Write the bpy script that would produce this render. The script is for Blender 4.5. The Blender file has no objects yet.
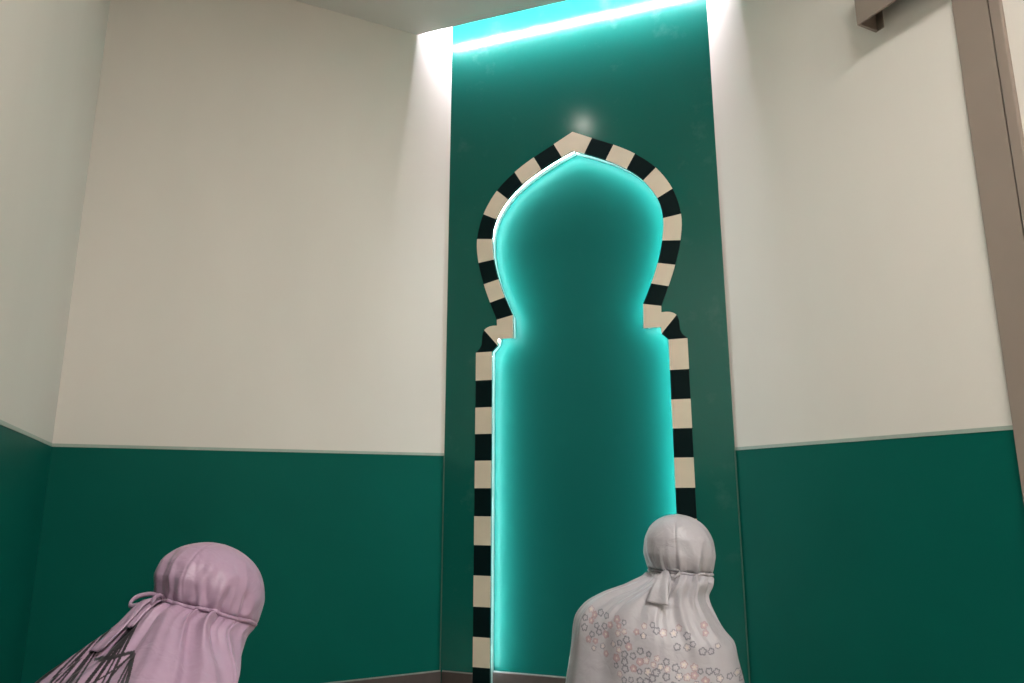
import bpy, bmesh, math
import numpy as np
from mathutils import Vector, Matrix

# ------------------------------------------------------------------ camera, world, exposure
scene = bpy.context.scene
col = scene.collection
CAM_Z = 0.8986
cam_d = bpy.data.cameras.new('camera')
cam = bpy.data.objects.new('camera', cam_d)
col.objects.link(cam)
cam_d.sensor_width = 36.0
cam_d.lens = 717.304 / 1024 * 36
cam_d.clip_start = 0.02
PITCH, YAW = 0.208223, 0.446408
fw = Vector((math.sin(YAW) * math.cos(PITCH), math.cos(YAW) * math.cos(PITCH), math.sin(PITCH)))
rt = Vector((math.cos(YAW), -math.sin(YAW), 0))
up = rt.cross(fw)
cam.matrix_world = Matrix(((rt.x, up.x, -fw.x, 0), (rt.y, up.y, -fw.y, 0), (rt.z, up.z, -fw.z, CAM_Z), (0, 0, 0, 1)))
scene.camera = cam

world = bpy.data.worlds.new('world')
scene.world = world
world.use_nodes = True
world.node_tree.nodes['Background'].inputs[0].default_value = (0.8, 0.85, 0.9, 1)
world.node_tree.nodes['Background'].inputs[1].default_value = 0.05

scene.view_settings.view_transform = 'Standard'
scene.view_settings.look = 'None'
scene.view_settings.exposure = 0.0
scene.view_settings.gamma = 1.0
scene.view_settings.use_curve_mapping = False
scene.cycles.max_bounces = 10
scene.cycles.diffuse_bounces = 6
scene.cycles.glossy_bounces = 4
scene.cycles.caustics_reflective = False
scene.cycles.caustics_refractive = False

ROOM_LIGHT = 42.5       # the added ceiling light panels
COVE_LIGHT = 580.0      # led strip above the mihrab panel
NICHE_LIGHT = 100.0     # led strip behind the arch

# ------------------------------------------------------------------ dimensions (metres)
XL, XR = -0.4086, 2.2225         # left and right wall
YB, YF = 3.3838, -2.6            # back wall, wall behind the viewer
XB, YC = 1.2480, 2.4093          # panel meets back wall at (XB,YB), right wall at (XR,YC)
ZC, ZT = 3.358, 3.63             # ceiling, top of the cove
DADO = 1.08
PANEL_W = math.hypot(XR - XB, YB - YC)
S2 = math.sqrt(0.5)
PD = Vector((S2, -S2, 0))        # along the panel
PN = Vector((-S2, -S2, 0))       # out of the panel into the room
PB = Vector((XB, YB, 0))
def pan(u, z, out=0.0):
    return PB + PD * u + PN * out + Vector((0, 0, z))

# ------------------------------------------------------------------ helpers
def new_obj(name, me, mat=None, parent=None):
    o = bpy.data.objects.new(name, me)
    col.objects.link(o)
    if mat is not None and len(me.materials) == 0:
        me.materials.append(mat)
    if parent is not None:
        o.parent = parent
    return o
def empty(name, loc=(0, 0, 0), rz=0.0):
    o = bpy.data.objects.new(name, None)
    o.empty_display_size = 0.1
    o.location = loc
    o.rotation_euler = (0, 0, rz)
    col.objects.link(o)
    return o
def tag(o, label=None, cat=None, group=None, kind=None):
    if label: o['label'] = label
    if cat: o['category'] = cat
    if group: o['group'] = group
    if kind: o['kind'] = kind
    return o
def bm_obj(name, bm, mat, parent=None, smooth=False):
    bmesh.ops.recalc_face_normals(bm, faces=bm.faces)
    me = bpy.data.meshes.new(name)
    bm.to_mesh(me); bm.free()
    if smooth:
        me.polygons.foreach_set('use_smooth', [True] * len(me.polygons))
    return new_obj(name, me, mat, parent)
def box(bm, lo, hi, bevel=0.0):
    r = bmesh.ops.create_cube(bm, size=1.0)
    vs = r['verts']
    for v in vs:
        v.co = Vector([lo[i] + (v.co[i] + 0.5) * (hi[i] - lo[i]) for i in range(3)])
    if bevel:
        es = list({e for v in vs for e in v.link_edges})
        bmesh.ops.bevel(bm, geom=es, offset=bevel, segments=2, affect='EDGES', profile=0.5)
def box_obj(name, lo, hi, mat, parent=None, bevel=0.0):
    bm = bmesh.new(); box(bm, lo, hi, bevel)
    return bm_obj(name, bm, mat, parent)
def prism(bm, pts, depth_vec):
    """closed prism: polygon pts (Vectors) swept by depth_vec"""
    a = [bm.verts.new(p) for p in pts]
    b = [bm.verts.new(p + depth_vec) for p in pts]
    bm.faces.new(a); bm.faces.new(b[::-1])
    n = len(pts)
    for i in range(n):
        bm.faces.new((a[i], b[i], b[(i + 1) % n], a[(i + 1) % n]))
def prism_obj(name, pts, depth_vec, mat, parent=None):
    bm = bmesh.new(); prism(bm, [Vector(p) for p in pts], Vector(depth_vec))
    return bm_obj(name, bm, mat, parent)
def bar_obj(name, p0, p1, out, h, mat, parent=None, bevel=0.0):
    """horizontal bar from p0 to p1 (its lower rear edge), 'out' vector thick, h high"""
    p0, p1, out = Vector(p0), Vector(p1), Vector(out)
    bm = bmesh.new(); prism(bm, [p0, p1, p1 + out, p0 + out], Vector((0, 0, h)))
    if bevel:
        bmesh.ops.bevel(bm, geom=list(bm.edges), offset=bevel, segments=2, affect='EDGES', profile=0.5)
    return bm_obj(name, bm, mat, parent)
def lathe_bm(prof, n=32):
    bm = bmesh.new(); rings = []
    for r, z in prof:
        rings.append([bm.verts.new((r * math.cos(2 * math.pi * k / n), r * math.sin(2 * math.pi * k / n), z)) for k in range(n)])
    for a, b in zip(rings, rings[1:]):
        for k in range(n):
            bm.faces.new((a[k], a[(k + 1) % n], b[(k + 1) % n], b[k]))
    return bm

# ------------------------------------------------------------------ materials
def mat_new(name):
    m = bpy.data.materials.new(name); m.use_nodes = True
    nt = m.node_tree
    return m, nt, nt.nodes['Principled BSDF']
def simple(name, rgb, rough=0.5, metal=0.0, noise=0.0, nscale=40.0, bump=0.0, bscale=300.0, spec=0.5, stretch=(1, 1, 1)):
    m, nt, b = mat_new(name)
    b.inputs['Roughness'].default_value = rough
    b.inputs['Metallic'].default_value = metal
    b.inputs['Specular IOR Level'].default_value = spec
    b.inputs['Base Color'].default_value = (*rgb, 1)
    tc = nt.nodes.new('ShaderNodeTexCoord')
    mp = nt.nodes.new('ShaderNodeMapping'); mp.inputs['Scale'].default_value = stretch
    nt.links.new(tc.outputs['Object'], mp.inputs['Vector'])
    if noise:
        n = nt.nodes.new('ShaderNodeTexNoise'); n.inputs['Scale'].default_value = nscale; n.inputs['Detail'].default_value = 4
        r = nt.nodes.new('ShaderNodeValToRGB')
        r.color_ramp.elements[0].color = (*[c * (1 - noise) for c in rgb], 1); r.color_ramp.elements[0].position = 0.3
        r.color_ramp.elements[1].color = (*[min(1, c * (1 + noise)) for c in rgb], 1); r.color_ramp.elements[1].position = 0.7
        nt.links.new(mp.outputs[0], n.inputs['Vector']); nt.links.new(n.outputs[0], r.inputs[0]); nt.links.new(r.outputs[0], b.inputs['Base Color'])
    if bump:
        n2 = nt.nodes.new('ShaderNodeTexNoise'); n2.inputs['Scale'].default_value = bscale; n2.inputs['Detail'].default_value = 3
        bp = nt.nodes.new('ShaderNodeBump'); bp.inputs['Strength'].default_value = bump; bp.inputs['Distance'].default_value = 0.002
        nt.links.new(mp.outputs[0], n2.inputs['Vector']); nt.links.new(n2.outputs[0], bp.inputs['Height']); nt.links.new(bp.outputs[0], b.inputs['Normal'])
    return m
def emissive(name, rgb, strength):
    m, nt, b = mat_new(name)
    b.inputs['Base Color'].default_value = (0.8, 0.8, 0.8, 1)
    b.inputs['Emission Color'].default_value = (*rgb, 1)
    b.inputs['Emission Strength'].default_value = strength
    return m

M = {}
M['wall'] = simple('wall_paint', (0.64, 0.60, 0.55), 0.75, noise=0.02, nscale=3.0, bump=0.12, bscale=220, stretch=(1, 1, 0.35))
M['ceiling'] = simple('ceiling_paint', (0.60, 0.57, 0.53), 0.8, noise=0.02, nscale=4)
M['green'] = simple('green_laminate', (0.0005, 0.090, 0.068), 0.5, noise=0.05, nscale=2.5, bump=0.05, bscale=260, spec=0.07)
M['cream'] = simple('cream_laminate', (0.66, 0.58, 0.46), 0.45, noise=0.03, nscale=12)
M['black'] = simple('black_laminate', (0.0015, 0.009, 0.010), 0.45, noise=0.1, nscale=15, spec=0.08)
M['trim'] = simple('aluminium_trim', (0.30, 0.36, 0.31), 0.45, metal=0.0, noise=0.05, nscale=30)
M['bead'] = simple('sealant_bead', (0.05, 0.12, 0.09), 0.5, noise=0.1, nscale=30)
M['base'] = simple('brown_skirting', (0.055, 0.040, 0.036), 0.5, noise=0.12, nscale=20)
M['caulk'] = simple('pale_caulk', (0.25, 0.27, 0.25), 0.6, noise=0.1, nscale=40)
M['taupe'] = simple('taupe_metal', (0.235, 0.185, 0.152), 0.5, noise=0.03, nscale=8)
M['groove'] = simple('dark_gasket', (0.03, 0.025, 0.022), 0.7, noise=0.1, nscale=30)
M['carpet'] = simple('floor_carpet', (0.46, 0.42, 0.36), 0.95, noise=0.25, nscale=60, bump=0.6, bscale=500)
M['white_metal'] = simple('white_metal', (0.75, 0.74, 0.71), 0.35, noise=0.02, nscale=10)
M['lens'] = simple('frosted_lens', (0.6, 0.6, 0.58), 0.3, noise=0.02, nscale=10)
M['skin'] = simple('skin', (0.42, 0.25, 0.17), 0.5, noise=0.05, nscale=25)
M['cove_led'] = emissive('cove_led', (1.0, 0.92, 1.03), COVE_LIGHT)
M['niche_led'] = emissive('niche_led', (0.88, 1.0, 1.04), NICHE_LIGHT)
M['panel_led'] = emissive('panel_diffuser', (1.0, 0.97, 0.92), ROOM_LIGHT)
M['spot_led'] = emissive('downlight_lens', (1.0, 0.95, 0.85), 110.0)

# the mihrab panel: glossy green laminate with faint pale smears
def panel_mat(name, rough, spec, coat, c0, c1):
    m, nt, b = mat_new(name)
    tc = nt.nodes.new('ShaderNodeTexCoord')
    n = nt.nodes.new('ShaderNodeTexNoise'); n.inputs['Scale'].default_value = 5.0; n.inputs['Detail'].default_value = 5; n.inputs['Roughness'].default_value = 0.65
    r = nt.nodes.new('ShaderNodeValToRGB')
    r.color_ramp.elements[0].position = 0.58; r.color_ramp.elements[0].color = (*c0, 1)
    r.color_ramp.elements[1].position = 0.80; r.color_ramp.elements[1].color = (*c1, 1)
    nt.links.new(tc.outputs['Object'], n.inputs['Vector']); nt.links.new(n.outputs[0], r.inputs[0]); nt.links.new(r.outputs[0], b.inputs['Base Color'])
    b.inputs['Roughness'].default_value = rough
    b.inputs['Specular IOR Level'].default_value = spec
    b.inputs['Coat Weight'].default_value = coat
    b.inputs['Coat Roughness'].default_value = 0.09
    return m
M['panel'] = panel_mat('mihrab_green', 0.18, 0.32, 0.0, (0.005, 0.100, 0.079), (0.035, 0.135, 0.11))
M['liner'] = simple('pale_liner', (0.30, 0.44, 0.42), 0.6, noise=0.03, nscale=10)
M['niche'] = panel_mat('niche_green', 0.45, 0.12, 0.0, (0.0015, 0.093, 0.079), (0.003, 0.098, 0.084))

# ------------------------------------------------------------------ room shell
T = 0.08
floor = tag(box_obj('floor', (XL - T, YF - T, -0.08), (XR + T, YB + T, 0.0), M['carpet']), kind='structure')
# ceiling: solid soffit, cut off parallel to the panel so that a cove stays open above it
G = 0.145
e0 = (XB - G / S2, YB)            # soffit edge on the back wall
e1 = (XR, YC - G / S2)            # soffit edge on the right wall
ceil = tag(prism_obj('ceiling', [(XL - T, YF - T, ZC), (XR, YF - T, ZC), (e1[0], e1[1], ZC), (e0[0], e0[1], ZC), (XL - T, YB, ZC)], (0, 0, ZT - ZC), M['ceiling']), kind='structure')
prism_obj('cove_lid', [(XB - 0.6, YB + T, ZT), (XR + T, YC - 0.6, ZT), (XR + T, YB + T, ZT)], (0, 0, 0.04), M['ceiling'], ceil)

def wall(name, p0, p1, thick):
    """p0-p1: foot of the inner face; thick: vector out of the room. Cream upper sheet, green dado sheet 2 mm prouder, trim, skirting."""
    w = tag(empty(name), kind='structure')
    p0, p1, th = Vector(p0), Vector(p1), Vector(thick)
    inn = -th.normalized()
    up_ = Vector((0, 0, 1))
    prism_obj('upper_wall', [p0 + up_ * DADO, p1 + up_ * DADO, p1 + up_ * DADO + th, p0 + up_ * DADO + th], (0, 0, ZT - DADO), M['wall'], w)
    prism_obj('dado_panel', [p0, p1, p1 + th, p0 + th], (0, 0, DADO), M['green'], w)
    t = bar_obj('dado_trim', p0 + up_ * (DADO - 0.001), p1 + up_ * (DADO - 0.001), inn * 0.002, 0.013, M['trim'], w, 0.0005)
    return w
def skirting(name, p0, p1, inn):
    s = tag(empty(name), kind='structure')
    bar_obj('skirting_board', p0, p1, Vector(inn) * 0.012, 0.086, M['base'], s, 0.0015)
    bar_obj('caulk_line', Vector(p0) + Vector((0, 0, 0.086)), Vector(p1) + Vector((0, 0, 0.086)), Vector(inn) * 0.006, 0.005, M['caulk'], s, 0.001)
    return s
KY = 1.256                        # the door post starts here on the right wall
wall('wall_left', (XL, YF, 0), (XL, YB, 0), (-T, 0, 0))
wall('wall_back', (XL, YB, 0), (XB, YB, 0), (0, T, 0))
wall('wall_right', (XR, KY, 0), (XR, YC, 0), (T, 0, 0))
tag(box_obj('wall_front', (XL - T, YF - T, 0), (XR + T, YF, ZT), M['wall']), kind='structure')
skirting('baseboard_left', (XL, YF, 0), (XL, YB, 0), (1, 0, 0))
skirting('baseboard_back', (XL, YB, 0), (XB, YB, 0), (0, -1, 0))
skirting('baseboard_right', (XR, KY, 0), (XR, YC, 0), (-1, 0, 0))
# sealant beads in the corners
for i, (x, y) in enumerate(((XB - 0.001, YB - 0.001), (XR - 0.001, YC - 0.001))):
    bm = lathe_bm([(0.003, 0.09), (0.003, DADO - 0.002)], 8)
    for v in bm.verts: v.co += Vector((x, y, 0))
    tag(bm_obj('trim_%d' % (i + 1), bm, M['bead'], None, True), kind='structure')

# door at the right: taupe post, gasket, thin stop, pale leaf, wall above
door = tag(empty('door_1'), kind='structure')
box_obj('door_post', (XR - 0.012, 1.150, 0), (XR + T, KY, 2.56), M['taupe'], door, 0.002)
box_obj('gasket', (XR - 0.006, 1.146, 0), (XR + T, 1.150, 2.56), M['groove'], door)
box_obj('door_stop', (XR - 0.016, 1.112, 0), (XR + T, 1.146, 2.56), M['taupe'], door, 0.004)
box_obj('door_leaf', (XR - 0.002, 0.02, 0.01), (XR + 0.04, 1.112, 2.56), M['wall'], door)
box_obj('door_post', (XR - 0.012, -0.08, 0), (XR + T, 0.02, 2.56), M['taupe'], door, 0.002)
bm = bmesh.new()
box(bm, (XR - 0.075, 0.10, 1.0), (XR - 0.055, 0.125, 1.3), 0.005)
box(bm, (XR - 0.06, 0.105, 1.02), (XR, 0.12, 1.04)); box(bm, (XR - 0.06, 0.105, 1.26), (XR, 0.12, 1.28))
bm_obj('door_handle', bm, M['white_metal'], door)
wr = tag(empty('wall_right_far'), kind='structure'); wr.name = 'wall_side'
box_obj('upper_wall', (XR, -0.08, 2.56), (XR + T, KY, ZT), M['wall'], wr)
box_obj('upper_wall', (XR, YF, DADO), (XR + T, -0.08, ZT), M['wall'], wr)
box_obj('dado_panel', (XR, YF, 0), (XR + T, -0.08, DADO), M['green'], wr)

# track cover above the sliding door: open below, hollow
cov = tag(empty('door_track_cover', (XR, 1.54, 2.556)), 'taupe metal track cover box fixed to the cream wall above the door post', 'track cover')
PX, PY1, PY0 = 0.100, 0.0, -1.75
box_obj('front_plate', (-PX, PY0, 0), (-PX + 0.008, PY1, 0.19), M['taupe'], cov, 0.001)
box_obj('end_cap', (-PX + 0.008, PY1 - 0.010, 0), (0, PY1, 0.19), M['taupe'], cov, 0.001)
box_obj('end_cap', (-PX + 0.008, PY0, 0), (0, PY0 + 0.010, 0.19), M['taupe'], cov, 0.001)
box_obj('top_plate', (-PX, PY0, 0.19), (0, PY1, 0.198), M['taupe'], cov)
box_obj('track_rail', (-0.062, PY0 + 0.02, 0.10), (-0.030, PY1 - 0.03, 0.19), M['groove'], cov)
box_obj('end_flange', (-0.004, PY1 - 0.035, 0.0), (0, PY1 - 0.010, 0.19), M['taupe'], cov)

# ------------------------------------------------------------------ mihrab panel
CU = 0.6835                       # centre line of the arch
O = [(0, 2.703), (.100, 2.651), (.208, 2.596), (.313, 2.530), (.411, 2.441), (.485, 2.321), (.519, 2.189), (.510, 2.058), (.480, 1.941), (.445, 1.841), (.408, 1.749)]
I = [(0, 2.596), (.059, 2.573), (.167, 2.521), (.270, 2.456), (.348, 2.384), (.412, 2.283), (.4345, 2.178), (.4255, 2.067), (.400, 1.959), (.366, 1.862), (.324, 1.766)]
def crv(P, n=5):
    """list of sampled spans between successive points, smooth (Catmull-Rom)"""
    out = []
    for i in range(len(P) - 1):
        p1, p2 = np.array(P[i]), np.array(P[i + 1])
        p0 = np.array(P[i - 1]) if i > 0 else 2 * p1 - p2
        p3 = np.array(P[i + 2]) if i + 2 < len(P) else 2 * p2 - p1
        seg = []
        for k in range(n + 1):
            t = k / n
            seg.append(tuple(0.5 * (2 * p1 + (p2 - p0) * t + (2 * p0 - 5 * p1 + 4 * p2 - p3) * t * t + (3 * p1 - p0 - 3 * p2 + p3) * t ** 3)))
        out.append(seg)
    return out
OS, IS = crv(O), crv(I)
INNER = [IS[0][0]] + [p for s in IS for p in s[1:]] + [(.322, 1.650), (.403, 1.650), (.403, 1.617), (.434, 1.588), (.434, 0.0)]

mih = tag(empty('mihrab_panel', pan(CU, 0)), 'tall green mihrab panel with a backlit arch niche edged in black and cream', 'mihrab')
mi = mih.matrix_world.copy()
mi = Matrix.Translation(pan(CU, 0)).inverted()
def lp(half, z, out, side=1):
    """point on the panel, local to the mihrab empty"""
    return PD * (half * side) + PN * out + Vector((0, 0, z))
PT = 0.012                        # thickness of the front sheet
NB = -0.072                       # depth of the niche back
bm = bmesh.new()
for s in (-1, 1):
    edge = CU if s < 0 else PANEL_W - CU
    poly = [(edge, 0), (edge, ZT), (0, ZT)] + INNER
    prism(bm, [lp(h, z, 0.0, s) for h, z in poly], -PN * PT)
bmesh.ops.remove_doubles(bm, verts=bm.verts, dist=1e-5)
bm_obj('front_panel', bm, M['panel'], mih)
# niche: back sheet, and an added unseen box that stops light leaking
bm = bmesh.new()
prism(bm, [lp(-0.60, 0, NB), lp(0.60, 0, NB), lp(0.60, 2.80, NB), lp(-0.60, 2.80, NB)], -PN * 0.01)
bm_obj('niche_back', bm, M['niche'], mih)
bm = bmesh.new()
for s in (-1, 1):
    prism(bm, [lp(0.60 * s, 0, NB), lp(0.60 * s, 2.8, NB), lp(0.60 * s, 2.8, -PT), lp(0.60 * s, 0, -PT)], PD * (0.01 * s))
prism(bm, [lp(-0.61, 2.8, NB), lp(0.61, 2.8, NB), lp(0.61, 2.8, -PT), lp(-0.61, 2.8, -PT)], Vector((0, 0, 0.01)))
bm_obj('niche_light_baffle', bm, M['white_metal'], mih)
# striped border, each block a piece of its own
BT = 0.003
def block(poly, side, mat, name='border_block'):
    bm = bmesh.new()
    prism(bm, [lp(h, z, BT, side) for h, z in poly], -PN * (BT + 0.0))
    return bm_obj(name, bm, M[mat], mih)
apex = [(-h, z) for h, z in OS[0][::-1]] + OS[0][1:] + IS[0][::-1] + [(-h, z) for h, z in IS[0][1:]]
block(apex, 1, 'cream')
foot_c = [I[10], O[10], (.407, 1.719), (.430, 1.7195), (.448, 1.717), (.463, 1.711), (.476, 1.701), (.403, 1.617), (.403, 1.650), (.322, 1.650)]
foot_b = [(.476, 1.701), (.483, 1.686), (.4865, 1.668), (.487, 1.648), (.4885, 1.628), (.497, 1.610), (.519, 1.588), (.434, 1.588), (.403, 1.617)]
JZ = [1.588, 1.446, 1.311, 1.181, 1.052, .9215, .790, .657, .519, .380, .247, .117, 0.0]
for s in (-1, 1):
    for k in range(1, 10):
        block(OS[k] + IS[k][::-1], s, 'black' if k % 2 else 'cream')
    block(foot_c, s, 'cream')
    block(foot_b, s, 'black')
    for k in range(len(JZ) - 1):
        block([(.434, JZ[k]), (.519, JZ[k]), (.519, JZ[k + 1]), (.434, JZ[k + 1])], s, 'black' if k % 2 else 'cream')
# skirting on the panel: either side of the border, and in the niche
def pskirt(h0, h1, out):
    a, b = lp(h0, 0, out), lp(h1, 0, out)
    bar_obj('skirting_board', a, b, PN * 0.010, 0.086, M['base'], mih, 0.0015)
    bar_obj('caulk_line', a + Vector((0, 0, 0.086)), b + Vector((0, 0, 0.086)), PN * 0.005, 0.005, M['caulk'], mih, 0.001)
pskirt(-CU + 0.012, -0.519, 0.0); pskirt(0.519, PANEL_W - CU - 0.012, 0.0); pskirt(-0.60, 0.60, NB)
# led strip on the rear of the front sheet, following the arch just outside its edge
def offset_path(P, d):
    out = []
    for i, p in enumerate(P):
        a = np.array(P[max(i - 1, 0)]); b = np.array(P[min(i + 1, len(P) - 1)])
        t = (b - a) / max(np.linalg.norm(b - a), 1e-9)
        nrm = np.array((-t[1], t[0]))
        out.append(np.array(p) + nrm * d)
    return out
LEDP = [IS[0][0]] + [p for s in IS for p in s[1:]] + [(.324, 1.656), (.400, 1.656), (.407, 1.622), (.434, 1.592), (.434, 1.50), (.434, 0.0)]
def full_path(d, zmin):
    path = offset_path(LEDP, d)
    path[0] = np.array((0.0, LEDP[0][1] + d * 1.1))
    path[-1] = np.array((path[-1][0], zmin))
    return [np.array((-p[0], p[1])) for p in path[::-1]] + path[1:]
def path_strip(name, mat, d0, d1, z0, z1, zmin):
    """closed bar along the arch: offsets d0..d1 from its edge, depths z0..z1 behind the sheet's face"""
    A, B = full_path(d0, zmin), full_path(d1, zmin)
    bm = bmesh.new(); rows = []
    for a, b in zip(A, B):
        rows.append([bm.verts.new(lp(p[0], p[1], z)) for p, z in ((a, z0), (b, z0), (b, z1), (a, z1))])
    for a, b in zip(rows, rows[1:]):
        for k in range(4):
            bm.faces.new((a[k], a[(k + 1) % 4], b[(k + 1) % 4], b[k]))
    bm.faces.new(rows[0]); bm.faces.new(rows[-1][::-1])
    return bm_obj(name, bm, M[mat], mih)
path_strip('added_rim_liner', 'liner', 0.0105, 0.0135, -PT, NB, 0.0)  # pale liner added to catch the strip's light as a bright rim
path_strip('led_strip', 'niche_led', 0.007, 0.0105, -PT - 0.010, -PT - 0.018, 0.10)

# ------------------------------------------------------------------ cove light on the rear edge of the soffit
cv = tag(empty('cove_light', pan(0, 3.43, G)), 'slim white led strip hidden in the cove above the mihrab panel', 'strip light')
def cl(u, out, z): return PD * u + PN * out + Vector((0, 0, z))
# the strip faces the panel on a slightly tapered channel
bm = bmesh.new(); prism(bm, [cl(-0.10, -0.001, -0.012), cl(-0.10, -0.001, 0.022), cl(-0.10, -0.006, 0.022), cl(-0.10, -0.002, -0.012)], PD * 1.58)
bm_obj('mounting_channel', bm, M['white_metal'], cv)
fn = Vector((-0.034, 0, -0.004)).normalized()      # (out, -, z) normal of the sloping face
def onface(k, lift):                                       # k: 0 foot .. 1 top of the sloping face
    return (-0.002 - 0.004 * k + fn.x * lift, -0.012 + 0.034 * k + fn.z * lift)
q = [onface(0.30, 0.0002), onface(0.66, 0.0002), onface(0.66, 0.0012), onface(0.30, 0.0012)]
bm = bmesh.new(); prism(bm, [cl(-0.06, o_, z_) for o_, z_ in q], PD * 1.50)
bm_obj('led_strip', bm, M['cove_led'], cv)

# ------------------------------------------------------------------ ceiling lamps
def downlight(x, y, label, lit):
    d = tag(empty('downlight', (x, y, ZC)), label, 'downlight')
    bm_obj('trim_ring', lathe_bm([(0.040, -0.001), (0.043, -0.006), (0.056, -0.006), (0.060, -0.003), (0.060, 0.0)]), M['white_metal'], d, True)
    bm = bmesh.new(); bmesh.ops.create_circle(bm, cap_ends=True, segments=32, radius=0.041, matrix=Matrix.Translation((0, 0, -0.0015)))
    bm_obj('lens', bm, M['spot_led'] if lit else M['lens'], d)
downlight(0.80, 2.26, 'small lit round downlight in the ceiling in front of the mihrab', True)
downlight(0.975, 3.03, 'small unlit round downlight in the ceiling corner beside the cove', False)
def added_ceiling_panel(x, y, label):  # panels out of view, added for even general light on the walls
    d = tag(empty('added_ceiling_light', (x, y, ZC)), label, 'added ceiling light')
    bm = bmesh.new()
    for lo, hi in (((-.31, -.31, -.012), (.31, -.29, 0)), ((-.31, .29, -.012), (.31, .31, 0)), ((-.31, -.29, -.012), (-.29, .29, 0)), ((.29, -.29, -.012), (.31, .29, 0))):
        box(bm, lo, hi)
    bm_obj('frame', bm, M['white_metal'], d)
    box_obj('diffuser', (-.29, -.29, -.008), (.29, .29, -0.001), M['panel_led'], d)
added_ceiling_panel(0.85, 0.10, 'added, unseen square white led ceiling panel nearer to the praying women')
added_ceiling_panel(1.0, -1.0, 'added, unseen square white led ceiling panel over the middle of the room')
added_ceiling_panel(1.0, -2.15, 'added, unseen square white led ceiling panel close to the rear wall')

# ------------------------------------------------------------------ praying women
def pchip(x, y, xq):
    x = np.asarray(x, float); y = np.asarray(y, float)
    h = np.diff(x); dl = np.diff(y) / h
    d = np.zeros_like(y)
    for i in range(1, len(x) - 1):
        if dl[i - 1] * dl[i] > 0:
            w1 = 2 * h[i] + h[i - 1]; w2 = h[i] + 2 * h[i - 1]
            d[i] = (w1 + w2) / (w1 / dl[i - 1] + w2 / dl[i])
    d[0] = dl[0]; d[-1] = dl[-1]
    k = np.clip(np.searchsorted(x, xq) - 1, 0, len(x) - 2)
    t = (xq - x[k]) / h[k]
    return ((2 * t**3 - 3 * t**2 + 1) * y[k] + (t**3 - 2 * t**2 + t) * h[k] * d[k]
            + (-2 * t**3 + 3 * t**2) * y[k + 1] + (t**3 - t**2) * h[k] * d[k + 1])
def wrap(a): return (a + np.pi) % (2 * np.pi) - np.pi
def sstep(a, b, x):
    t = np.clip((x - a) / (b - a), 0, 1); return t * t * (3 - 2 * t)

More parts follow.
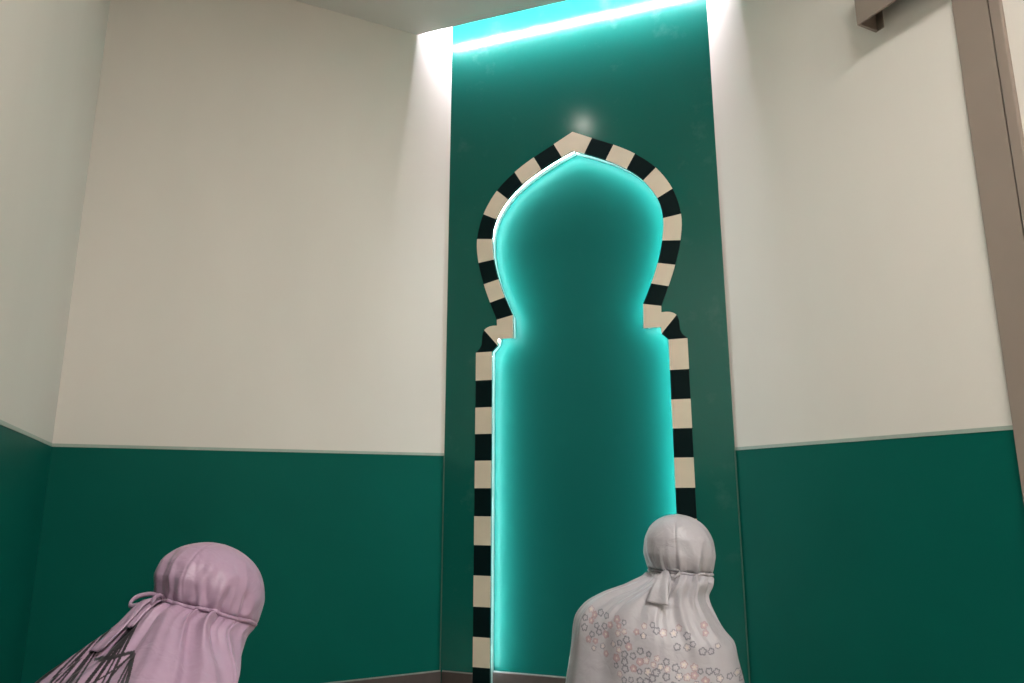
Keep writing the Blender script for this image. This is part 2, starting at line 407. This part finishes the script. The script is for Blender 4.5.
class Figure:
    """Lofted rings from crown to floor. Local frame: +y forward, +x her right, z up."""
    def __init__(self, spec):
        self.sp = spec
        neck, tau = np.array(spec['neck']), spec['pitch']
        u = np.array((0, math.sin(tau), math.cos(tau))); f = np.array((0, math.cos(tau), -math.sin(tau)))
        R = []
        for h, a, bb, bf in spec['head']:
            c = neck + (spec['crown'] - h) * u + f * spec.get('hoff', 0.02)
            R.append([c[0], c[1], c[2], tau, spec['hroll'], spec['hyaw'], a, bb, bf])
        self.i_tie = len(R) - 1
        for r in spec['body']:
            R.append(list(r))
        R = np.array(R)
        self.n = len(R)
        # parameter: arc length along the mean of back and side
        s = [0.0]
        for i in range(1, self.n):
            dz = np.linalg.norm(R[i, :3] - R[i - 1, :3]); da = abs(R[i, 6:9] - R[i - 1, 6:9]).mean()
            s.append(s[-1] + max(math.hypot(dz, da), 0.004))
        self.s = np.array(s); self.R = R
        self.s_tie = self.s[self.i_tie]
    def base(self, th, s, grow=0.0):
        """th (m,), s (n,) -> points (n, m, 3)"""
        q = [pchip(self.s, self.R[:, k], s) for k in range(9)]
        cx, cy, cz, tau, rol, yaw, a, bb, bf = [v[:, None] for v in q]
        a = np.maximum(a + grow, 0.001); bb = np.maximum(bb + grow, 0.001); bf = np.maximum(bf + grow, 0.001)
        sn, cs = np.sin(th)[None], np.cos(th)[None]
        X = a * sn
        Y = np.where(cs > 0, -bb * cs, -bf * cs)
        # roll in x-z, pitch in y-z, yaw about z
        x1 = X * np.cos(rol); z1 = -X * np.sin(rol)
        y2 = Y * np.cos(tau); z2 = z1 - Y * np.sin(tau)
        x3 = x1 * np.cos(yaw) + y2 * np.sin(yaw); y3 = -x1 * np.sin(yaw) + y2 * np.cos(yaw)
        return np.stack((cx + x3, cy + y3, cz + z2 + 0 * x3), -1)
    def surf(self, th, s, fold=True):
        P = self.base(th, s)
        if fold:
            e = 2e-3
            dt = self.base(th + e, s) - self.base(th - e, s)
            ds = self.base(th, np.minimum(s + e, self.s[-1])) - self.base(th, np.maximum(s - e, 0))
            N = np.cross(ds, dt); N /= np.maximum(np.linalg.norm(N, axis=-1, keepdims=True), 1e-9)
            P = P + N * self.folds(th, s)[..., None]
        return P
    def folds(self, th, s):
        rng = np.random.RandomState(self.sp['seed'])
        TH = th[None, :] + 0 * s[:, None]; S = s[:, None] + 0 * TH
        d = S - self.s_tie
        D = np.zeros_like(TH)
        back = sstep(-0.75, -0.2, np.cos(TH))           # 0 in front of the face, 1 at sides and back
        # gathers running out from the tie
        for k in range(46):
            t0 = rng.uniform(-2.3, 2.3); w = rng.uniform(0.03, 0.10); A = rng.uniform(0.002, 0.0075) * (1 if rng.rand() < 0.6 else -0.9)
            Lb = rng.uniform(0.05, 0.26); La = rng.uniform(0.015, 0.06); kap = rng.uniform(-0.6, 0.6)
            env = np.where(d > 0, np.exp(-(d / Lb) ** 2) * sstep(-0.004, 0.02, d), np.exp(d / (La * 0.8)) * 0.62)
            D += self.sp['gain'] * A * env * np.exp(-(wrap(TH - t0 - kap * np.maximum(d, 0)) / w) ** 2) * back
        # named folds: (theta0, drift, width, amplitude, from, to)
        for t0, kap, w, A, a0, a1 in self.sp['ridges']:
            env = sstep(a0 - 0.01, a0 + 0.03, d) * (1 - sstep(a1 - 0.08, a1, d))
            D += A * env * np.exp(-(wrap(TH - t0 - kap * d) / w) ** 2)
        # wide drape folds growing to the hem
        for k in range(9):
            t0 = rng.uniform(-np.pi, np.pi); w = rng.uniform(0.12, 0.26); A = rng.uniform(0.006, 0.018) * (1 if k % 3 else -1)
            D += A * sstep(0.14, 0.55, d) * np.exp(-(wrap(TH - t0 - rng.uniform(-0.3, 0.3) * d) / w) ** 2)
        # soft wrinkles on the hood
        hood = sstep(0.08, 0.17, S) * (1 - sstep(-0.01, 0.0, d))
        for k in range(24):
            t0 = rng.uniform(-2.2, 2.2); w = rng.uniform(0.04, 0.15); A = rng.uniform(-0.0026, 0.0030)
            D += A * hood * np.exp(-(wrap(TH - t0 - rng.uniform(-2.8, 2.8) * d) / w) ** 2)
        for t0, kap, w, A, a0, a1 in self.sp['dents']:
            env = sstep(a0, a0 + 0.03, d) * (1 - sstep(a1 - 0.03, a1, d))
            D += A * env * np.exp(-(wrap(TH - t0 - kap * (d + 0.05)) / w) ** 2)
        # seam over the crown
        D += -0.0012 * (1 - sstep(-0.03, 0.0, d)) * np.exp(-(wrap(TH - self.sp['seam']) / 0.03) ** 2) * sstep(0.02, 0.06, S)
        # cloth drawn in under the cord
        D += -0.004 * np.exp(-(d / 0.007) ** 2) * back
        return D

def grid_mesh(name, P, cols=None, keep=None, close=True):
    n, m = P.shape[:2]
    idx = np.arange(n * m).reshape(n, m)
    j2 = np.roll(idx, -1, axis=1)
    q = np.stack((idx[:-1], idx[1:], j2[1:], j2[:-1]), -1)
    if not close: q = q[:, :-1]
    q = q.reshape(-1, 4)
    if keep is not None:
        q = q[keep.reshape(-1)]
    me = bpy.data.meshes.new(name)
    me.vertices.add(n * m); me.vertices.foreach_set('co', P.reshape(-1).astype(np.float32))
    me.loops.add(len(q) * 4); me.loops.foreach_set('vertex_index', q.reshape(-1).astype(np.int32))
    me.polygons.add(len(q)); me.polygons.foreach_set('loop_start', (np.arange(len(q)) * 4).astype(np.int32))
    me.polygons.foreach_set('loop_total', np.full(len(q), 4, np.int32))
    me.polygons.foreach_set('use_smooth', np.ones(len(q), bool))
    me.update(calc_edges=True)
    if cols is not None:
        at = me.color_attributes.new('print', 'FLOAT_COLOR', 'POINT')
        at.data.foreach_set('color', np.concatenate((cols.reshape(-1, 3), np.ones((n * m, 1))), 1).reshape(-1).astype(np.float32))
    me.validate()
    return me

def cloth_mat(name, rgb, rough, use_print=False):
    m, nt, b = mat_new(name)
    b.inputs['Roughness'].default_value = rough
    b.inputs['Specular IOR Level'].default_value = 0.5
    b.inputs['Sheen Weight'].default_value = 0.15
    b.inputs['Sheen Roughness'].default_value = 0.4
    tc = nt.nodes.new('ShaderNodeTexCoord')
    n = nt.nodes.new('ShaderNodeTexNoise'); n.inputs['Scale'].default_value = 9; n.inputs['Detail'].default_value = 3
    mix = nt.nodes.new('ShaderNodeMix'); mix.data_type = 'RGBA'; mix.blend_type = 'MULTIPLY'; mix.inputs[0].default_value = 1.0
    r = nt.nodes.new('ShaderNodeValToRGB')
    r.color_ramp.elements[0].color = (0.92, 0.92, 0.92, 1); r.color_ramp.elements[1].color = (1, 1, 1, 1)
    nt.links.new(tc.outputs['Object'], n.inputs['Vector']); nt.links.new(n.outputs[0], r.inputs[0]); nt.links.new(r.outputs[0], mix.inputs[7])
    if use_print:
        vc = nt.nodes.new('ShaderNodeVertexColor'); vc.layer_name = 'print'
        nt.links.new(vc.outputs[0], mix.inputs[6])
    else:
        mix.inputs[6].default_value = (*rgb, 1)
    nt.links.new(mix.outputs[2], b.inputs['Base Color'])
    n2 = nt.nodes.new('ShaderNodeTexNoise'); n2.inputs['Scale'].default_value = 30; n2.inputs['Detail'].default_value = 2; n2.inputs['Distortion'].default_value = 0.6
    bp = nt.nodes.new('ShaderNodeBump'); bp.inputs['Strength'].default_value = 0.5; bp.inputs['Distance'].default_value = 0.006
    nt.links.new(tc.outputs['Object'], n2.inputs['Vector']); nt.links.new(n2.outputs[0], bp.inputs['Height']); nt.links.new(bp.outputs[0], b.inputs['Normal'])
    return m

def tube_mesh(name, pts, rad, n=8, closed=False, flat=1.0):
    """tube along pts; rad scalar or list; flat squeezes one axis"""
    pts = [Vector(p) for p in pts]; bm = bmesh.new(); rings = []
    N = len(pts); ref = Vector((0, 0, 1))
    for i, p in enumerate(pts):
        a = pts[i - 1] if (closed or i > 0) else p
        b = pts[(i + 1) % N] if (closed or i < N - 1) else p
        t = (b - a).normalized()
        s = t.cross(ref)
        s = s.normalized() if s.length > 1e-4 else Vector((1, 0, 0))
        w = s.cross(t).normalized()
        r = rad[i] if hasattr(rad, '__len__') else rad
        rings.append([bm.verts.new(p + s * (r * flat * math.cos(2 * math.pi * k / n)) + w * (r * math.sin(2 * math.pi * k / n))) for k in range(n)])
    pairs = list(zip(rings, rings[1:])) + ([(rings[-1], rings[0])] if closed else [])
    for a, b in pairs:
        for k in range(n):
            bm.faces.new((a[k], a[(k + 1) % n], b[(k + 1) % n], b[k]))
    if not closed:
        bm.faces.new(rings[0][::-1]); bm.faces.new(rings[-1])
    return bm

def ribbon_bm(pts, widths, normal, thick=0.002, curl=0.0):
    """flat ribbon through pts, width list, lying perpendicular to 'normal'"""
    pts = [Vector(p) for p in pts]; nrm = Vector(normal).normalized(); bm = bmesh.new(); rings = []
    K = 7
    for i, p in enumerate(pts):
        t = (pts[min(i + 1, len(pts) - 1)] - pts[max(i - 1, 0)]).normalized()
        s = t.cross(nrm).normalized(); n2 = s.cross(t).normalized()
        w = widths[i]; top = []; bot = []
        for k in range(K):
            c = k / (K - 1) * 2 - 1
            o = s * (c * w / 2) + n2 * (curl * math.cos(c * 4.0 + i * 0.15))
            top.append(bm.verts.new(p + o + n2 * thick / 2)); bot.append(bm.verts.new(p + o - n2 * thick / 2))
        rings.append(top + bot[::-1])
    n = 2 * K
    for a, b in zip(rings, rings[1:]):
        for k in range(n):
            bm.faces.new((a[k], a[(k + 1) % n], b[(k + 1) % n], b[k]))
    bm.faces.new(rings[0][::-1]); bm.faces.new(rings[-1])
    return bm

def sampled(pts, n=16):
    """smooth curve through 3d points"""
    out = []
    P = [np.array(p, float) for p in pts]
    for i in range(len(P) - 1):
        p1, p2 = P[i], P[i + 1]
        p0 = P[i - 1] if i else 2 * p1 - p2
        p3 = P[i + 2] if i + 2 < len(P) else 2 * p2 - p1
        for k in range(n):
            t = k / n
            out.append(0.5 * (2 * p1 + (p2 - p0) * t + (2 * p0 - 5 * p1 + 4 * p2 - p3) * t * t + (3 * p1 - p0 - 3 * p2 + p3) * t ** 3))
    out.append(P[-1])
    return out

def build_person(spec):
    F = Figure(spec)
    root = tag(empty('person', spec['loc'], -spec['heading']), spec['label'], 'person', 'women praying in front of the mihrab')
    # columns: dense where the print is seen
    tt = np.linspace(-np.pi, np.pi, 4001)
    dens = 0.25 + sstep(spec['dense'][0] - 0.3, spec['dense'][0], tt) * (1 - sstep(spec['dense'][1], spec['dense'][1] + 0.3, tt))
    cum = np.concatenate(([0], np.cumsum((dens[1:] + dens[:-1]) / 2))); cum /= cum[-1]
    th = np.interp(np.arange(spec['cols']) / spec['cols'], cum, tt)
    smax = F.s[-1]; s_dense = F.s_tie + 0.42
    s = np.concatenate((np.linspace(0, F.s_tie, 110, endpoint=False), np.linspace(F.s_tie, s_dense, spec['rows'], endpoint=False), np.linspace(s_dense, smax, 60)))
    P = F.surf(th, s)
    P[..., 2] = np.maximum(P[..., 2], 0.004)
    C = spec['paint'](P, th, s, F)
    # opening for the face
    d = s - F.s_tie
    sm = (s[:-1] + s[1:])[:, None] / 2; tm = th[None, :]
    face = ((wrap(tm - np.pi) / 0.62) ** 2 + ((sm - (F.s_tie - 0.055)) / 0.085) ** 2) < 1
    me = grid_mesh('prayer_garment', P, C, ~face)
    cm = cloth_mat(spec['name'] + '_printed', spec['rgb'], spec['rough'], True)
    cp = cloth_mat(spec['name'] + '_plain', spec['rgb'], spec['rough'], False)
    g = new_obj('prayer_garment', me, cm, root)
    # body inside: head with a face, neck, torso, folded legs - one mesh
    tb = np.linspace(-np.pi, np.pi, 96, endpoint=False); sb = np.linspace(0.0, smax, 150)
    B = F.base(tb, sb, -0.014)
    low = F.base(tb, sb, -0.045); wl = sstep(-0.005, 0.05, sb - F.s_tie)[:, None, None]
    B = B * (1 - wl) + low * wl
    fr = wrap(tb - np.pi)[None, :]; hh = (sb[:, None] - F.s_tie)      # hh<0 above the tie
    bump = np.zeros((len(sb), len(tb)))
    bump += 0.022 * np.exp(-(fr / 0.10) ** 2) * sstep(-0.10, -0.045, hh) * (1 - sstep(-0.045, -0.03, hh))       # nose
    for sx in (-1, 1):
        bump += -0.008 * np.exp(-((fr - sx * 0.30) / 0.13) ** 2 - ((hh + 0.092) / 0.014) ** 2)                    # eye sockets
        bump += 0.004 * np.exp(-((fr - sx * 0.30) / 0.07) ** 2 - ((hh + 0.090) / 0.007) ** 2)                     # closed lids
        bump += 0.005 * np.exp(-((fr - sx * 0.42) / 0.18) ** 2 - ((hh + 0.055) / 0.02) ** 2)                      # cheeks
    bump += 0.006 * np.exp(-(fr / 0.20) ** 2 - ((hh + 0.018) / 0.006) ** 2) + 0.006 * np.exp(-(fr / 0.17) ** 2 - ((hh + 0.005) / 0.006) ** 2)  # lips
    bump += 0.012 * np.exp(-(fr / 0.25) ** 2 - ((hh - 0.018) / 0.014) ** 2)                                       # chin
    bump += -0.02 * np.exp(-((hh - 0.05) / 0.02) ** 2)                                                            # neck
    yawq = pchip(F.s, F.R[:, 5], sb)[:, None]; tauq = pchip(F.s, F.R[:, 3], sb)[:, None]
    dx = np.sin(tb)[None]; dy = -np.cos(tb)[None]
    B[..., 0] += bump * (dx * np.cos(yawq) + dy * np.sin(yawq)); B[..., 1] += bump * (-dx * np.sin(yawq) + dy * np.cos(yawq)); B[..., 2] -= bump * dy * np.sin(tauq)
    B[..., 2] = np.maximum(B[..., 2], 0.012)
    new_obj('body', grid_mesh('body', B), M['skin'], root)
    # cord lying in the gathers, from temple to temple round the back
    tc = np.linspace(-2.3, 2.3, 150)
    ring = F.surf(tc, np.array([F.s_tie]))[0]
    ctr = ring.mean(0)
    nv = ring - ctr; nv[:, 2] *= 0.2; nv /= np.linalg.norm(nv, axis=1, keepdims=True)
    wob = np.stack((0 * tc, 0 * tc, 0.0015 * np.sin(tc * 7)), -1)
    bm_obj('tie_cord', tube_mesh('tie_cord', ring + nv * 0.0035 + wob, 0.0042, 8), cp, g, True)
    spec['bow'](F, g, cp, ring, tc)
    return root

# ---- grey woman -------------------------------------------------------------------------------
GREY = (0.405, 0.385, 0.42)
def paint_grey(P, th, s, F):
    rng = np.random.RandomState(5)
    C = np.empty(P.shape); C[:] = GREY
    x, z = P[..., 0], P[..., 2]
    backside = (P[..., 1] < 0.06)
    dark, pink, cream, rose = (0.165, 0.16, 0.19), (0.42, 0.30, 0.325), (0.60, 0.53, 0.45), (0.33, 0.225, 0.245)
    spots = []
    def cloud(n, x0, x1, z0, z1, slope=0.0):
        k = 0; tries = 0
        while k < n and tries < 4000:
            tries += 1
            u = rng.uniform(x0, x1); w = rng.uniform(z0, z1) + slope * (u - x0)
            if all((u - a) ** 2 + (w - b) ** 2 > 0.017 ** 2 for a, b, _ in spots):
                spots.append((u, w, (0, 0, 1, 2)[rng.randint(4)])); k += 1
    for zone in GREY_ZONES: cloud(*zone)
    for i, (u, w, kind) in enumerate(spots):
        R = rng.uniform(0.0075, 0.0112); ph = rng.uniform(0, 6.28)
        dx, dz = x - u, z - w
        r = np.hypot(dx, dz); sel = (r < R * 1.4) & backside
        if not sel.any(): continue
        a = np.arctan2(dz, dx)[sel] + ph; rr = r[sel] / R
        pet = 0.66 + 0.34 * np.abs(np.cos(2.5 * a)) ** 0.6
        inside = rr < pet; rim = inside & (rr > pet - 0.34); core = rr < 0.26
        cc = C[sel]
        if kind == 0:
            cc[rim] = dark; cc[core] = GREY
        elif kind == 1:
            cc[inside] = pink; cc[rim & (rr > pet - 0.2)] = rose; cc[core] = cream
        else:
            cc[inside] = (0.52, 0.46, 0.47); cc[rim & (rr > pet - 0.22)] = rose if i % 2 else dark; cc[core] = cream
        C[sel] = cc
    return C
GREY_ZONES = [(30, -0.18, -0.05, 0.475, 0.575, -0.2), (8, -0.03, 0.09, 0.50, 0.55), (78, -0.08, 0.25, 0.41, 0.50, -0.25), (9, 0.08, 0.21, 0.48, 0.555)]
def on_cloth(F, t, d, lift):
    """point 'lift' above the cloth at angle t, distance d below the tie, and the outward normal there"""
    sv = F.s_tie + d
    p = F.surf(np.array([t]), np.array([sv]))[0, 0]
    e = 0.02
    a = F.base(np.array([t + e]), np.array([sv]))[0, 0] - F.base(np.array([t - e]), np.array([sv]))[0, 0]
    b = F.base(np.array([t]), np.array([sv + e]))[0, 0] - F.base(np.array([t]), np.array([sv - e * (d > e)]))[0, 0]
    n = np.cross(b, a); n /= np.linalg.norm(n)
    return p + n * lift, n
def knot(F, g, mat, t):
    p, n = on_cloth(F, t, 0.0, 0.009)
    bm = bmesh.new(); bmesh.ops.create_icosphere(bm, subdivisions=3, radius=0.0085)
    for v in bm.verts: v.co = v.co * (1 + 0.12 * math.sin(v.co.x * 900) * math.cos(v.co.z * 700)) + Vector(p)
    bm_obj('knot', bm, mat, g, True)
def loop_on(F, g, mat, path, r):
    bm_obj('bow_loop', tube_mesh('bow_loop', sampled([on_cloth(F, *q)[0] for q in path], 10), r, 8, flat=0.55), mat, g, True)
def tail_on(F, g, mat, path, widths):
    pts = [on_cloth(F, *q) for q in path]
    P = sampled([p for p, n in pts], 8); nn = sum(n for p, n in pts)
    w = np.interp(np.linspace(0, 1, len(P)), np.linspace(0, 1, len(widths)), widths)
    bm_obj('ribbon_tail', ribbon_bm(P, w, nn, 0.002, 0.0025), mat, g, True)
def bow_grey(F, g, mat, ring, tc):
    knot(F, g, mat, -0.16)
    loop_on(F, g, mat, [(-0.16, 0.0, .009), (0.04, -0.002, .014), (0.26, 0.006, .014), (0.32, 0.022, .012), (0.16, 0.028, .010), (-0.12, 0.008, .008)], .0040)
    tail_on(F, g, mat, [(-0.16, 0.0, .010), (-0.08, 0.03, .013), (0.03, 0.07, .012), (0.12, 0.118, .011)], [.012, .030, .046, .066])
    tail_on(F, g, mat, [(-0.16, 0.0, .010), (0.10, 0.04, .009), (0.26, 0.095, .007)], [.008, .010, .012])

grey = dict(name='grey', loc=(1.315, 1.81, 0.0), heading=math.radians(45), label='kneeling woman in a grey prayer garment printed with small flowers, tied at the nape',
    neck=(0.080, 0.035, 0.605), pitch=math.radians(4), crown=0.233, hroll=math.radians(1), hyaw=math.radians(12),
    head=[(0, .003, .003, .003), (.005, .031, .034, .034), (.020, .063, .070, .070), (.045, .087, .095, .095), (.08, .102, .108, .108), (.115, .105, .109, .113), (.138, .100, .102, .112), (.156, .093, .091, .108), (.168, .087, .081, .104)],
    # cx, cy, cz, pitch, roll, yaw, a, bb, bf
    body=[(.074, .035, .647, .06, .03, .18, .092, .090, .102), (.046, .030, .621, .06, .08, .10, .108, .104, .094), (.014, .024, .583, .04, .13, .03, .157, .122, .100),
          (.000, .018, .543, .03, .14, 0, .200, .137, .130), (0, .014, .510, .02, .11, 0, .226, .148, .155), (-.002, .012, .46, 0, .08, 0, .237, .158, .170), (-.002, .01, .38, 0, .04, 0, .252, .175, .20),
          (0, .02, .25, 0, 0, 0, .285, .205, .30), (0, .05, .12, 0, 0, 0, .34, .26, .42), (0, .07, .0, 0, 0, 0, .40, .31, .50)],
    seed=3, gain=1.15, seam=0.25, dense=(-1.7, 1.7), cols=560, rows=230, rgb=GREY, rough=0.38,
    ridges=[(-1.1, 0.5, 0.10, 0.009, 0.0, 0.30), (-0.55, -0.2, 0.07, 0.008, 0.0, 0.24), (0.5, 0.5, 0.09, 0.010, 0.0, 0.30), (1.0, 0.2, 0.10, 0.008, 0.02, 0.25), (-1.5, 0.2, 0.12, 0.006, 0.03, 0.3), (0.75, 0.6, 0.06, -0.007, 0.04, 0.3), (0.25, 1.2, 0.22, -0.012, 0.06, 0.40), (-0.75, 0.8, 0.18, -0.010, 0.05, 0.40)],
    dents=[(-0.9, 3.0, 0.14, -0.004, -0.13, 0.0), (0.9, -3.0, 0.12, 0.004, -0.12, 0.0), (0.35, 2.0, 0.10, 0.003, -0.08, 0.0), (-0.35, -2.0, 0.10, -0.003, -0.07, 0.0)],
    paint=paint_grey, bow=bow_grey)

# ---- lilac woman ------------------------------------------------------------------------------
LILAC = (0.385, 0.252, 0.360)
def paint_lilac(P, th, s, F):
    C = np.empty(P.shape); C[:] = LILAC
    ang = math.radians(43)            # the print is laid out on a plane facing back and to her right
    x = P[..., 0] * math.cos(ang) + P[..., 1] * math.sin(ang); z = P[..., 2]
    dep = -P[..., 0] * math.sin(ang) + P[..., 1] * math.cos(ang)
    ok = dep < 0.12
    ink = np.array((0.010, 0.007, 0.012))
    def stroke(a, b, w0, w1, bend=0.0):
        a = np.array(a); b = np.array(b); t = b - a; L = np.hypot(*t); t = t / L
        u = ((x - a[0]) * t[0] + (z - a[1]) * t[1]) / L
        v = (x - a[0]) * -t[1] + (z - a[1]) * t[0] - bend * 4 * u * (1 - u)
        sel = ok & (u > 0) & (u < 1) & (abs(v) < (w0 + (w1 - w0) * u) / 2)
        C[sel] = ink
    for tip, ends, w in LILAC_FANS:
        e0, e1, n = ends
        for i in range(n):
            f = i / (n - 1)
            e = (e0[0] + (e1[0] - e0[0]) * f, e0[1] + (e1[1] - e0[1]) * f)
            stroke(tip, e, w * 1.6, w * (0.9 if i % 2 else 1.3), 0.006 * (1 if i % 2 else -1) * (0.4 + f))
        if len(tip): stroke(tip, e0, w * 2.2, w * 1.6); stroke(tip, e1, w * 2.4, w * 1.4)
    return C
LILAC_FANS = [((-0.085, 0.640), ((-0.33, 0.50), (-0.21, 0.44), 10), 0.0024),
              ((-0.035, 0.655), ((-0.20, 0.44), (-0.12, 0.44), 5), 0.0022),
              ((-0.035, 0.600), ((-0.105, 0.588), (-0.06, 0.44), 7), 0.0020)]
def bow_lilac(F, g, mat, ring, tc):
    knot(F, g, mat, -0.05)
    loop_on(F, g, mat, [(-0.05, 0.0, .008), (-0.25, 0.008, .022), (-0.42, 0.030, .028), (-0.36, 0.046, .020), (-0.18, 0.030, .012), (-0.05, 0.004, .008)], .0048)
    loop_on(F, g, mat, [(-0.05, 0.0, .008), (0.05, 0.006, .018), (0.10, 0.020, .018), (0.04, 0.026, .012), (-0.05, 0.004, .008)], .0045)
    tail_on(F, g, mat, [(-0.05, 0.0, .010), (-0.12, 0.03, .016), (-0.16, 0.08, .012), (-0.18, 0.13, .010)], [.010, .022, .030, .042])
    tail_on(F, g, mat, [(-0.05, 0.0, .010), (0.02, 0.03, .012), (0.0, 0.075, .008)], [.008, .014, .016])

lilac = dict(name='lilac', loc=(0.02, 1.72, 0.0), heading=math.radians(45), label='kneeling woman with bowed head in a lilac satin prayer garment with black leaf print',
    neck=(0.0, 0.085, 0.575), pitch=math.radians(20), crown=0.225, hroll=0.0, hyaw=math.radians(16), hoff=0.015,
    head=[(0, .003, .003, .003), (.005, .030, .035, .035), (.020, .064, .074, .074), (.045, .090, .109, .103), (.075, .106, .126, .119), (.10, .110, .128, .127), (.12, .107, .120, .128), (.138, .104, .111, .128), (.150, .100, .104, .126)],
    body=[(0, .088, .620, .33, 0, .27, .108, .108, .130), (0, .072, .590, .28, 0, .22, .130, .128, .120), (0, .036, .553, .22, 0, .12, .174, .156, .098),
          (0, -.005, .512, .18, 0, .04, .208, .196, .070), (0, -.025, .460, .12, 0, 0, .235, .224, .072), (0, -.03, .36, .05, 0, 0, .27, .22, .17),
          (0, -.01, .25, 0, 0, 0, .30, .24, .30), (0, .03, .12, 0, 0, 0, .35, .28, .42), (0, .05, .0, 0, 0, 0, .41, .33, .50)],
    seed=11, gain=1.5, seam=0.55, dense=(-1.6, 1.9), cols=640, rows=260, rgb=LILAC, rough=0.42,
    ridges=[(0.55, 0.3, 0.09, 0.010, 0.0, 0.35), (0.95, 0.4, 0.08, -0.008, 0.0, 0.35), (1.25, 0.3, 0.10, 0.010, 0.0, 0.35), (0.1, -0.2, 0.08, 0.006, 0.0, 0.3), (1.7, 0.0, 0.10, 0.007, 0.0, 0.3), (0.75, 0.2, 0.16, 0.010, 0.05, 0.4)],
    dents=[(0.05, 3.5, 0.16, -0.006, -0.13, 0.0), (0.55, -1.5, 0.09, 0.005, -0.10, 0.0), (1.25, -3.0, 0.12, 0.007, -0.10, 0.0), (1.7, 4.0, 0.10, -0.006, -0.07, 0.0), (0.95, 1.0, 0.07, -0.005, -0.08, 0.0), (1.95, -2.0, 0.10, 0.006, -0.06, 0.01), (0.3, 0.6, 0.06, 0.004, -0.08, 0.0)],
    paint=paint_lilac, bow=bow_lilac)

build_person(grey)
build_person(lilac)
